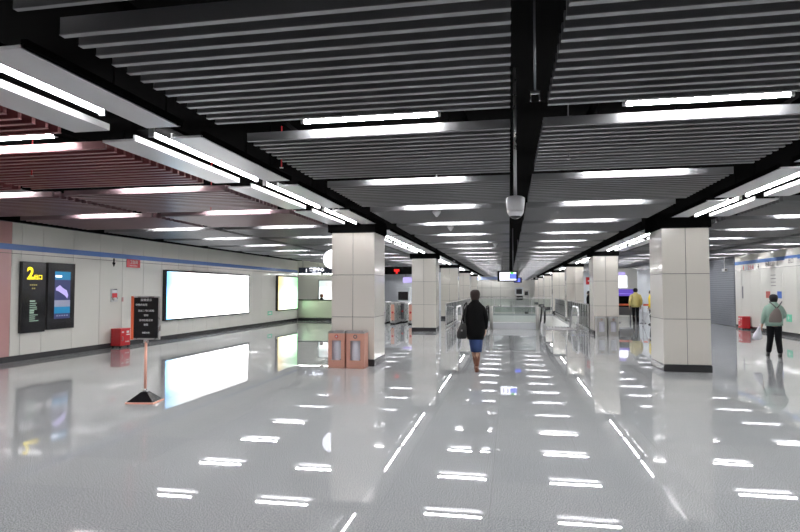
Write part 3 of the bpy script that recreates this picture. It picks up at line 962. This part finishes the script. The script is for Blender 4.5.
def escalator(label, xc, w):
    t = thing('escalator', label, 'escalator', (xc, 24.0, 0), 0, 'escalators')
    ang = math.tan(math.radians(30))
    Lf, Ld = 1.5, 9.0
    def path(z, inset=0.0):
        return [(0.15 + inset, z), (Lf, z), (Lf + Ld, z - Ld * ang)]
    st = MB()
    hw = w / 2 - 0.14
    for i in range(22):      # steps
        y = 1.4 + i * 0.38
        z = 0.0 if i < 2 else -(i - 1) * 0.219
        st.box(-hw, hw, y, y + 0.38, z - 0.24, z, 'dsteel')
        for q in range(1, 9):
            xx = -hw + q * 2 * hw / 9
            st.box(xx - 0.012, xx + 0.012, y, y + 0.37, z, z + 0.008, 'black')
    st.build('steps', t)
    MB().box(-hw, hw, -0.1, 1.4, 0.002, 0.012, 'dsteel').box(-hw, hw, 1.1, 1.4, 0.012, 0.018, 'steel').build('landing_plate', t)
    for s in (-1, 1):
        x = s * (w / 2 - 0.07)
        sk = MB()
        pr = [(0.0, 0.0), (0.0, 0.26), (Lf, 0.26), (Lf + Ld, 0.26 - Ld * ang), (Lf + Ld, -0.15 - Ld * ang), (Lf, -0.15)]
        n = len(pr)
        vs = [(x - 0.06, y, z) for y, z in pr] + [(x + 0.06, y, z) for y, z in pr]
        fs = [tuple(range(n))[::-1], tuple(range(n, 2 * n))] + [(i, (i + 1) % n, n + (i + 1) % n, n + i) for i in range(n)]
        sk.add(vs, fs, 'steel'); sk.build('skirt', t)
        gl = MB()
        pr = [(0.0, 0.26), (-0.22, 0.42), (-0.28, 0.6), (-0.22, 0.78), (0.0, 0.88), (Lf, 0.88), (Lf + Ld, 0.88 - Ld * ang), (Lf + Ld, 0.27 - Ld * ang), (Lf, 0.27)]
        n = len(pr)
        vs = [(x - 0.006, y, z) for y, z in pr] + [(x + 0.006, y, z) for y, z in pr]
        fs = [tuple(range(n))[::-1], tuple(range(n, 2 * n))] + [(i, (i + 1) % n, n + (i + 1) % n, n + i) for i in range(n)]
        gl.add(vs, fs, 'glass'); gl.build('balustrade_glass', t)
        hr = MB()
        pts = [(x, 0.0, 0.28), (x, -0.2, 0.36), (x, -0.3, 0.5), (x, -0.31, 0.66), (x, -0.22, 0.82), (x, 0.0, 0.91), (x, Lf, 0.91), (x, Lf + Ld, 0.91 - Ld * ang)]
        hr.tube(pts, 0.04, 'white' if s * xc > 0 else 'black_gloss', 10)
        hr.build('handrail', t)
    return t
escalator('escalator with steel sides descending left of the glass balustrade, behind the walking woman', -1.50, 1.35)
escalator('escalator with steel sides descending right of the glass balustrade', 2.02, 1.42)

for s_, x_, w_ in ((-1, WX0 + 0.06, 'left'), (1, WX1 - 0.06, 'right')):  # tubes added out of sight to brighten the stair well
    t = thing('well_lamp', 'wall tube lamp inside the stair well below floor level, %s side' % w_, 'wall lamp', (x_, 33.0, -1.0))
    MB().cyl((0, -2.2, 0), (0, 2.2, 0), 0.025, None, 'striptube', 10).build('tube', t)
    MB().box(min(0.03 * s_, 0.06 * s_), max(0.03 * s_, 0.06 * s_), -2.3, 2.3, -0.05, 0.05, 'white').build('housing', t)

def fence(label, x, y0, y1, step):
    t = thing('baluster_fence', label, 'fence', (x, y0, 0))
    L = y1 - y0
    MB().box(-0.025, 0.025, 0, L, 1.02, 1.05, 'steel').build('top_rail', t)
    MB().box(-0.03, 0.03, 0, L, 0.06, 0.09, 'steel').build('bottom_rail', t)
    MB().box(-0.006, 0.006, 0.05, L - 0.05, 0.1, 1.0, 'glass').build('glass_pane', t)
    n = int(L / step)
    bm = None
    for i in range(n + 1):
        if bm is None:
            bm = MB().box(-0.02, 0.02, -0.03, 0.03, 0.0, 1.02, 'steel').build('baluster', t)
            bm.location.y = 0.02
        else:
            c = bm.copy(); C.objects.link(c); c.parent = t; c.location.y = 0.02 + i * step
fence('steel baluster fence between the left columns and the left escalator', -2.62, 24.4, 40.3, 0.8)
fence('steel baluster fence between the right escalator and the right columns', 3.02, 23.6, 40.3, 0.8)
# cross pieces
t = thing('guard_rail', 'short steel guard rail beside the left escalator', 'rail', (-2.4, 24.35, 0))
MB().cyl((-0.2, 0, 0.9), (0.1, 0, 0.9), 0.02, None, 'steel', 10).build('top_rail', t)
for x in (-0.2, 0.1):
    MB().cyl((x, 0, 0), (x, 0, 0.9), 0.018, None, 'steel', 10).build('post', t)

# ------------------------------------------------------------------ fare gates at left
def gate(label, x, y, key):
    t = thing('fare_gate', label, 'fare gate', (x, y, 0), 0, 'fare gates left of the columns')
    MB().box(-0.13, 0.13, 0, 1.3, 0.04, 0.98, 'steel').build('cabinet', t, bevel=0.03)
    MB().box(-0.08, 0.08, -0.012, 0, 0.18, 0.92, 'copper' if key == 'orange' else key).build('front_panel', t)
    MB().box(-0.14, 0.14, -0.02, 1.32, 0.98, 1.03, 'white').build('top', t, bevel=0.02)
    MB().box(-0.12, 0.12, 0.02, 1.28, 0, 0.04, 'black').build('plinth', t)
    em = MB(); em.cyl((0, -0.018, 0.55), (0, -0.012, 0.55), 0.05, None, 'label_red', 16); em.build('signal', t)
    MB().box(0.13, 0.34, 0.62, 0.64, 0.4, 0.85, 'glass').build('flap', t)
gate('fare gate with orange-red front, full in view between the two left columns', -5.37, 26.7, 'orange')
gate('fare gate with orange-red front, partly behind the second left column', -4.52, 26.7, 'orange')
gate('dark fare gate, just right of the nearest left column', -5.98, 27.4, 'dsteel')
gate('dark fare gate between the two orange-red ones, set back', -5.2, 28.3, 'dsteel')
t = thing('gate_header', 'black hanging bulkhead above the fare gates with a red cross light', 'sign', (-5.3, 27.5, 2.42))
MB().box(-1.6, 1.2, -0.1, 0.1, -0.06, 0.30, 'black').build('board', t)
for s_ in (-1.4, 1.0):
    MB().cyl((s_, 0, 0.3), (s_, 0, 1.48), 0.015, None, 'black', 8).build('hanger', t)
M['redglow'] = mat('red_light', (0.6, 0, 0), 0.4, emit=(1, 0.05, 0.04), es=0.16)
MB().box(-0.14, 0.12, -0.12, -0.1, 0.06, 0.18, 'redglow').box(-0.05, 0.03, -0.12, -0.1, -0.05, 0.06, 'redglow').build('red_light', t)
t = thing('ticket_machine', 'grey ticket machine cabinet behind the fare gates', 'machine', (-6.2 + 0.0, 34, 0))
MB().box(-0.4, 0.4, 0, 0.6, 0, 1.75, 'wallgrey').build('cabinet', t, bevel=0.02)
MB().box(-0.3, 0.3, -0.01, 0, 1.0, 1.5, 'black_gloss').build('screen', t)
t = thing('lit_sign', 'purple glowing sign panel beyond the fare gates', 'sign', (-6.6, 40, 2.3))
MB().box(-0.7, 0.7, -0.05, 0.05, -0.2, 0.2, 'scr_lilac').build('panel', t)
for s in (-0.5, 0.5):
    MB().cyl((s, 0, 0.2), (s, 0, 1.6), 0.02, None, 'dsteel', 8).build('hanger', t)

# ------------------------------------------------------------------ right aisle equipment
t = thing('security_scanner', 'dark baggage scanner with blue hood right of the second right column', 'scanner', (5.75, 30.5, 0))
MB().box(-0.55, 0.55, 0, 1.6, 0.35, 0.75, 'dsteel').build('conveyor_base', t, bevel=0.02)
MB().box(-0.5, 0.5, 0.2, 1.3, 0.75, 1.30, 'black').build('tunnel', t, bevel=0.03)
MB().box(-0.52, 0.52, 0.18, 1.32, 1.30, 1.42, 'purple').build('hood', t, bevel=0.03)
for sx in (-0.45, 0.45):
    for sy in (0.1, 1.5):
        MB().box(sx - 0.03, sx + 0.03, sy - 0.03, sy + 0.03, 0, 0.35, 'dsteel').build('leg', t)
t = thing('shop_display', 'purple and white lit shop front panel behind the baggage scanner', 'display', (7.0, 37, 0))
MB().box(-0.9, 0.6, 0, 0.3, 0, 2.9, 'enamel').build('wall_panel', t)
MB().box(-0.8, 0.0, -0.03, 0, 1.75, 2.45, 'scr_white').build('white_screen', t)
MB().box(-0.85, 0.5, -0.03, 0, 1.0, 1.65, 'purple').build('purple_band', t)
MB().box(-0.85, -0.1, -0.03, 0, 2.5, 2.68, 'scr_lilac').build('lilac_band', t)
t = thing('round_post', 'slim grey post rising to the ceiling behind the people in yellow', 'post', (7.9, 33.5, 0))
MB().cyl((0, 0, 0), (0, 0, 2.99), 0.16, None, 'enamel_col', 24).build('shaft', t)
MB().cyl((0, 0, 0), (0, 0, 0.14), 0.18, None, 'base', 24).build('plinth', t)
def barrier(label, x, y):
    t = thing('belt_barrier', label, 'barrier post', (x, y, 0), 0, 'belt barrier posts')
    MB().cyl((0, 0, 0.02), (0, 0, 0.95), 0.025, None, 'steel', 14).build('post', t)
    MB().cyl((0, 0, 0), (0, 0, 0.03), 0.16, 0.14, 'dsteel', 20).build('foot', t)
    MB().box(0.03, 1.05, -0.004, 0.004, 0.84, 0.93, 'orange').build('belt', t)
barrier('belt barrier post with red belt left of the yellow-jacket person', 5.2, 29.9)
barrier('belt barrier post with red belt right of the yellow-jacket person', 6.3, 29.6)
t = thing('turnstile', 'low tubular steel turnstile right of the person in yellow', 'turnstile', (6.2, 27.6, 0))
mb = MB(); mb.tube([(-0.3, 0, 0.02), (-0.1, 0, 0.75), (0.35, 0, 0.75), (0.45, 0, 0.02)], 0.018, 'steel'); mb.build('frame', t)
mb = MB(); mb.tube([(0.1, 0.02, 0.7), (-0.15, -0.3, 0.45)], 0.015, 'steel').tube([(0.1, 0.02, 0.7), (0.25, -0.3, 0.45)], 0.015, 'steel'); mb.build('arms', t)
t = thing('red_wall_sign', 'small red glowing sign between the second and third right columns', 'sign', (3.95, 29.8, 2.05))
MB().box(-0.22, 0.22, -0.04, 0.04, -0.18, 0.18, 'red').build('panel', t)
MB().box(-0.14, 0.14, -0.045, -0.04, -0.03, 0.03, 'label_white').build('lettering', t)
MB().cyl((0, 0, 0.18), (0, 0, 1.85), 0.015, None, 'dsteel', 8).build('hanger', t)

# clutter far beyond the stair well: adverts and a row of small machines
for i, (x, y, wd_, h, key, lab) in enumerate(((1.1, 66, 0.9, 1.9, 'wallgrey', 'pale grey machine far down the hall, left of the distant group'), (2.0, 70, 0.6, 1.6, 'dsteel', 'dark machine far down the hall, middle of the distant group'), (0.9, 52, 0.8, 1.2, 'dsteel', 'low dark cabinet far down the hall behind the stair well'))):
    t = thing('distant_machine', lab, 'machine', (x, y, 0))
    MB().box(-wd_ / 2, wd_ / 2, 0, 0.6, 0, h, 'satin' if key == 'dsteel' else key).build('cabinet', t, bevel=0.03)
    MB().box(-wd_ * 0.35, wd_ * 0.35, -0.02, 0, h * 0.6, h * 0.9, 'black_gloss').build('screen', t)

# ------------------------------------------------------------------ people
def skin_mesh(verts, edges, radii, sub=2):
    me = bpy.data.meshes.new('sk')
    me.from_pydata([tuple(v) for v in verts], edges, [])
    ob = bpy.data.objects.new('sk', me)
    C.objects.link(ob)
    ob.modifiers.new('s', 'SKIN').use_smooth_shade = True
    sv = me.skin_vertices[0].data
    for i, r in enumerate(radii):
        sv[i].radius = (r, r) if not isinstance(r, tuple) else r
        sv[i].use_root = (i == 0)
    ss = ob.modifiers.new('u', 'SUBSURF')
    ss.levels = sub
    ss.render_levels = sub
    dg = bpy.context.evaluated_depsgraph_get()
    dg.update()
    out = bpy.data.meshes.new_from_object(ob.evaluated_get(dg))
    bpy.data.objects.remove(ob)
    return out

class Graph:
    def __init__(s):
        s.v, s.e, s.r = [], [], []
    def a(s, p, r, frm=None):
        s.v.append(Vector(p)); s.r.append(r)
        if frm is not None:
            s.e.append((frm, len(s.v) - 1))
        return len(s.v) - 1

def person(label, loc, rz, H, sh=0.20, joints=None, top='coatblack', bottom='trouser', hair='hairblack', shoe='leather',
           coat_rings=None, sleeve_r=0.062, leg_r=0.085, coat='coat', boots=False, skirt=None, hairlen=0.0, bottom_name='trousers'):
    """local frame: +y is the way the person faces; joints in metres for a body of height H"""
    t = thing('person', label, 'person', loc, rz)
    k = H / 1.7
    J = {'hipL': (-0.09, 0, 0.88), 'kneeL': (-0.09, 0.02, 0.48), 'ankL': (-0.09, -0.03, 0.09),
         'hipR': (0.09, 0, 0.88), 'kneeR': (0.09, 0.02, 0.48), 'ankR': (0.09, -0.03, 0.09),
         'shL': (-sh, 0, 1.38), 'elL': (-sh - 0.06, -0.03, 1.10), 'wrL': (-sh - 0.06, 0.06, 0.86),
         'shR': (sh, 0, 1.38), 'elR': (sh + 0.06, -0.03, 1.10), 'wrR': (sh + 0.06, 0.06, 0.86),
         'head': (0, 0.01, 1.58)}
    if joints:
        J.update(joints)
    J = {a: Vector(b) * k for a, b in J.items()}
    g = Graph()
    pel = g.a((0, 0, 0.93 * k), 0.125 * k)
    wa = g.a((0, 0, 1.08 * k), 0.11 * k, pel)
    chs = g.a((0, 0, 1.28 * k), 0.125 * k, wa)
    nb = g.a((0, 0, 1.42 * k), 0.06 * k, chs)
    nk = g.a((0, 0.0, 1.475 * k), 0.05 * k, nb)
    hd = J['head']
    h1 = g.a(hd + Vector((0, 0, -0.045 * k)), 0.072 * k, nk)
    h2 = g.a(hd + Vector((0, 0, 0.02 * k)), 0.092 * k, h1)
    g.a(hd + Vector((0, 0, 0.085 * k)), 0.07 * k, h2)
    for s in 'LR':
        sg = -1 if s == 'L' else 1
        a = g.a(J['sh' + s] * 1.0 + Vector((-sg * 0.03, 0, 0)), 0.06 * k, chs)
        b = g.a(J['el' + s], 0.042 * k, a)
        wv = J['wr' + s]
        c = g.a(wv, 0.028 * k, b)
        d = (wv - J['el' + s]).normalized()
        fwd = Vector((0, 1, 0))
        side = d.cross(Vector((sg, 0, 0))).normalized()
        if side.length < 0.5:
            side = fwd
        palm = g.a(wv + d * 0.06 * k, 0.033 * k, c)
        for q, ln in enumerate((0.075, 0.09, 0.085, 0.065)):
            off = side * (0.027 - q * 0.018) * k
            f1 = g.a(wv + d * 0.10 * k + off, 0.010 * k, palm)
            f2 = g.a(wv + d * (0.10 + ln * 0.55) * k + off - Vector((sg * 0.012, 0, 0)) * k, 0.009 * k, f1)
            g.a(wv + d * (0.10 + ln) * k + off - Vector((sg * 0.035, 0, 0)) * k, 0.007 * k, f2)
        th = g.a(wv + d * 0.05 * k + side * 0.045 * k, 0.011 * k, palm)
        g.a(wv + d * 0.095 * k + side * 0.06 * k, 0.009 * k, th)
        a = g.a(J['hip' + s], 0.085 * k, pel)
        b = g.a(J['knee' + s], 0.055 * k, a)
        m_ = J['knee' + s].lerp(J['ank' + s], 0.3) + Vector((0, -0.015, 0))
        b2 = g.a(m_, 0.054 * k, b)
        c = g.a(J['ank' + s], 0.036 * k, b2)
        g.a(J['ank' + s] + Vector((0, 0.10 * k, -0.05 * k)), 0.03 * k, c)
    me = skin_mesh(g.v, g.e, g.r, 1)
    b = MB(); b.mesh(me, 'skin')
    # nose, ears, eyes
    b.ball(hd + Vector((0, 0.095 * k, -0.005)), (0.013, 0.02, 0.022), 'skin', 8, 6)
    for sg in (-1, 1):
        b.ball(hd + Vector((sg * 0.088 * k, 0.0, 0)), (0.012, 0.02, 0.03), 'skin', 8, 6)
        b.ball(hd + Vector((sg * 0.032 * k, 0.083 * k, 0.02)), (0.011, 0.008, 0.007), 'hairblack', 8, 6)
    b.ball(hd + Vector((0, 0.083 * k, -0.045)), (0.02, 0.008, 0.006), 'label_red', 8, 6)
    b.build('body', t)
    # hair
    hb = MB()
    hb.loft([(hd.x, hd.y - 0.022 * k, hd.z + z * k, rx * k, ry * k) for z, rx, ry in
             [(-0.075 - hairlen, 0.055 + hairlen * 0.5, 0.05)] + ([(-0.075, 0.085, 0.075)] if hairlen > 0 else []) + [(-0.03, 0.097, 0.09), (0.03, 0.107, 0.105), (0.08, 0.10, 0.105), (0.115, 0.075, 0.08), (0.13, 0.04, 0.045), (0.134, 0.01, 0.01)]], hair, 20)
    hb.build('hair', t)
    # coat: torso loft plus sleeves
    cb = MB()
    rings = coat_rings or [(0.82, 0.185, 0.125), (0.95, 0.18, 0.125), (1.1, 0.175, 0.12), (1.25, 0.195, 0.13), (1.36, 0.20, 0.12), (1.42, 0.15, 0.10), (1.46, 0.085, 0.08), (1.50, 0.07, 0.07)]
    cb.loft([(0, 0, z * k, rx * k, ry * k) for z, rx, ry in rings], top, 24)
    for s in 'LR':
        sg = -1 if s == 'L' else 1
        gg = Graph()
        q0 = gg.a(J['sh' + s] + Vector((-sg * 0.07 * k, 0, 0.0)), sleeve_r * k)
        q1 = gg.a(J['sh' + s] + Vector((0, 0, -0.03 * k)), sleeve_r * 1.05 * k, q0)
        q2 = gg.a(J['sh' + s].lerp(J['el' + s], 0.6), sleeve_r * k, q1)
        q3 = gg.a(J['el' + s], sleeve_r * 0.92 * k, q2)
        q4 = gg.a(J['el' + s].lerp(J['wr' + s], 0.95), sleeve_r * 0.72 * k, q3)
        cb.mesh(skin_mesh(gg.v, gg.e, gg.r, 2), top)
    cb.build(coat, t)
    # trousers
    if skirt:
        sb = MB(); sb.loft([(cx_ * k, 0, z * k, rx * k, ry * k) for z, cx_, rx, ry in skirt], bottom, 22)
        sb.build(bottom_name, t)
    else:
        tb = MB()
        gg = Graph()
        p0 = gg.a((0, 0, 0.93 * k), 0.13 * k)
        for s in 'LR':
            a = gg.a(J['hip' + s] + Vector((0, 0, -0.06 * k)), leg_r * 1.1 * k, p0)
            b_ = gg.a(J['knee' + s], leg_r * 0.82 * k, a)
            gg.a(J['ank' + s] + Vector((0, 0, -0.02 * k)), leg_r * 0.68 * k, b_)
        tb.mesh(skin_mesh(gg.v, gg.e, gg.r, 2), bottom)
        tb.build(bottom_name, t)
    for s in 'LR':
        an = J['ank' + s]
        z0 = max(an.z - 0.09 * k, 0)
        sb = MB()
        sb.loft([(an.x, an.y + 0.045 * k, z0, 0.042 * k, 0.125 * k), (an.x, an.y + 0.045 * k, z0 + 0.03 * k, 0.046 * k, 0.13 * k), (an.x, an.y + 0.02 * k, z0 + 0.06 * k, 0.042 * k, 0.10 * k), (an.x, an.y - 0.02 * k, z0 + 0.10 * k, 0.04 * k, 0.055 * k)], shoe, 16)
        if boots:
            kn = J['knee' + s]
            g2 = Graph()
            i0 = g2.a(an + Vector((0, 0, 0.0)), 0.045 * k)
            i1 = g2.a(an.lerp(kn, 0.45), 0.058 * k, i0)
            g2.a(an.lerp(kn, 0.85), 0.064 * k, i1)
            sb.mesh(skin_mesh(g2.v, g2.e, g2.r, 2), shoe)
        sb.build('boot' if boots else 'shoe', t)
    return t, k

wl, k = person('person in black coat, blue skirt and brown boots walking away mid-hall', (-0.665, 11.65, 0), math.radians(-2), 1.60,
    joints={'hipL': (-0.075, 0, 0.86), 'kneeL': (-0.045, 0.08, 0.47), 'ankL': (-0.005, 0.16, 0.10),
            'hipR': (0.075, 0, 0.86), 'kneeR': (0.055, 0.0, 0.47), 'ankR': (0.04, -0.16, 0.09),
            'elL': (-0.225, -0.02, 1.12), 'wrL': (-0.20, 0.14, 0.92), 'elR': (0.225, -0.02, 1.10), 'wrR': (0.20, 0.12, 0.85), 'shL': (-0.15, 0, 1.36), 'shR': (0.15, 0, 1.36)},
    coat_rings=[(0.66, 0.165, 0.14), (0.80, 0.205, 0.155), (0.95, 0.205, 0.16), (1.1, 0.20, 0.155), (1.25, 0.195, 0.145), (1.34, 0.175, 0.13), (1.41, 0.135, 0.105), (1.46, 0.085, 0.085), (1.52, 0.075, 0.075)],
    sleeve_r=0.068, boots=True, shoe='brown', bottom='denim', hair='hairbrown', hairlen=0.03, bottom_name='skirt',
    skirt=[(0.40, 0.02, 0.115, 0.13), (0.55, 0.01, 0.135, 0.14), (0.75, 0, 0.155, 0.14), (0.9, 0, 0.15, 0.12)])
bg = thing('shoulder_bag', 'black leather shoulder bag on the left side of the person in the black coat', 'bag', (-0.925, 11.52, 0.62))
MB().loft([(0, 0, 0.02, 0.08, 0.05), (0, 0, 0.05, 0.098, 0.07), (0.0, 0, 0.15, 0.095, 0.07), (0.02, 0, 0.25, 0.075, 0.05), (0.03, 0, 0.32, 0.05, 0.03)], 'leather', 20).build('bag_body', bg)
mb = MB(); mb.tube([(-0.02, 0, 0.28), (0.02, 0.0, 0.45), (0.05, -0.02, 0.66), (0.09, 0.0, 0.73), (0.10, 0.06, 0.70), (0.06, 0.04, 0.45), (0.06, 0.02, 0.28)], 0.012, 'leather'); mb.build('strap', bg)
MB().box(-0.01, 0.02, -0.072, -0.06, 0.17, 0.2, 'steel').build('buckle', bg)

pm, k = person('person in a mint jacket and black trousers walking away along the right wall', (6.27, 15.45, 0), math.radians(-8), 1.49,
    joints={'hipL': (-0.09, 0, 0.86), 'kneeL': (-0.085, 0.05, 0.47), 'ankL': (-0.12, 0.14, 0.09),
            'hipR': (0.09, 0, 0.86), 'kneeR': (0.10, 0.03, 0.48), 'ankR': (0.10, -0.14, 0.10),
            'shL': (-0.17, 0, 1.38), 'shR': (0.17, 0, 1.38), 'elL': (-0.25, -0.03, 1.12), 'wrL': (-0.28, 0.02, 0.87), 'elR': (0.26, -0.02, 1.12), 'wrR': (0.24, 0.18, 1.05)},
    top='mint', sleeve_r=0.07, leg_r=0.105, hairlen=0.015,
    coat_rings=[(0.84, 0.215, 0.15), (0.95, 0.22, 0.155), (1.1, 0.22, 0.15), (1.25, 0.225, 0.15), (1.36, 0.21, 0.13), (1.42, 0.15, 0.11), (1.47, 0.09, 0.09), (1.51, 0.075, 0.075)], coat='jacket')
bp_ = thing('backpack', 'grey brown backpack on the back of the person in the mint jacket', 'backpack', (6.22, 15.23, 0.83), math.radians(-8))
MB().loft([(-0.02, 0, 0.0, 0.12, 0.055), (-0.01, 0, 0.04, 0.14, 0.08), (0, 0, 0.18, 0.125, 0.075), (0.02, 0, 0.28, 0.075, 0.05), (0.03, 0.01, 0.34, 0.03, 0.03)], 'khaki', 18).build('pack', bp_)
for s in (-1, 1):
    mb = MB(); mb.tube([(0.03, 0.0, 0.33), (0.03 + s * 0.07, 0.03, 0.42), (0.03 + s * 0.13, 0.10, 0.49)], 0.013, 'seam'); mb.build('strap', bp_)
pb = thing('plastic_bag', 'white plastic carrier bag in the left hand of the person in mint', 'bag', (5.93, 15.5, 0.39))
MB().loft([(-0.03, 0, 0.0, 0.06, 0.05), (-0.03, 0, 0.03, 0.105, 0.075), (-0.01, 0, 0.13, 0.095, 0.07), (0.02, 0, 0.24, 0.05, 0.04), (0.04, 0, 0.33, 0.02, 0.02)], 'bagwhite', 16).build('bag_body', pb)
mb = MB(); mb.tube([(0.04, 0, 0.32), (0.045, 0, 0.38)], 0.008, 'bagwhite'); mb.build('handle', pb)

person('person in pale yellow jacket and black trousers, back turned, by the barriers', (5.86, 29.0, 0), math.radians(5), 1.68,
    top='yellowc', sleeve_r=0.072, coat='jacket',
    coat_rings=[(0.80, 0.21, 0.15), (0.95, 0.22, 0.155), (1.1, 0.21, 0.15), (1.25, 0.215, 0.145), (1.36, 0.20, 0.13), (1.42, 0.15, 0.11), (1.47, 0.09, 0.09), (1.51, 0.075, 0.075)])
person('person in a bright yellow vest half hidden behind the nearest right column', (6.46, 28.6, 0), math.radians(70), 1.58,
    top='yellowb', sleeve_r=0.075, coat='vest')
person('person in black beyond the baluster fence beside the second right column', (3.75, 29.0, 0), math.radians(90), 1.55, top='coatblack', coat='jacket', hair='hairblack')
person('clerk with light brown hair seated behind the service counter', (-9.98, 30.1, -0.28), math.radians(180), 1.66, top='coatblack', hair='brown', coat='jacket')

# pieces that sit on a part belong to that part
for root in [o for o in C.objects if o.parent is None and o.type == 'EMPTY']:
    kids = {}
    for c in root.children:
        kids.setdefault(c.name.split('.')[0], []).append(c)
    for small, hosts in (('lettering', ('notice_panel', 'board', 'plate', 'cabinet', 'panel')), ('exit_lettering', ('board',)), ('small_lettering', ('board',)),
                         ('display', ('frame', 'casing')), ('emblem', ('body',)), ('latch', ('body',)), ('signal', ('front_panel',)), ('arrow', ('plate',)),
                         ('call_point', ('plate',)), ('notice', ('plate',)), ('buckle', ('bag_body',)), ('screen', ('cabinet',)), ('handle', ('cabinet',)), ('lens', ('housing',))):
        for c in kids.get(small, []):
            for h in hosts:
                if h in kids:
                    c.parent = kids[h][0]
                    break
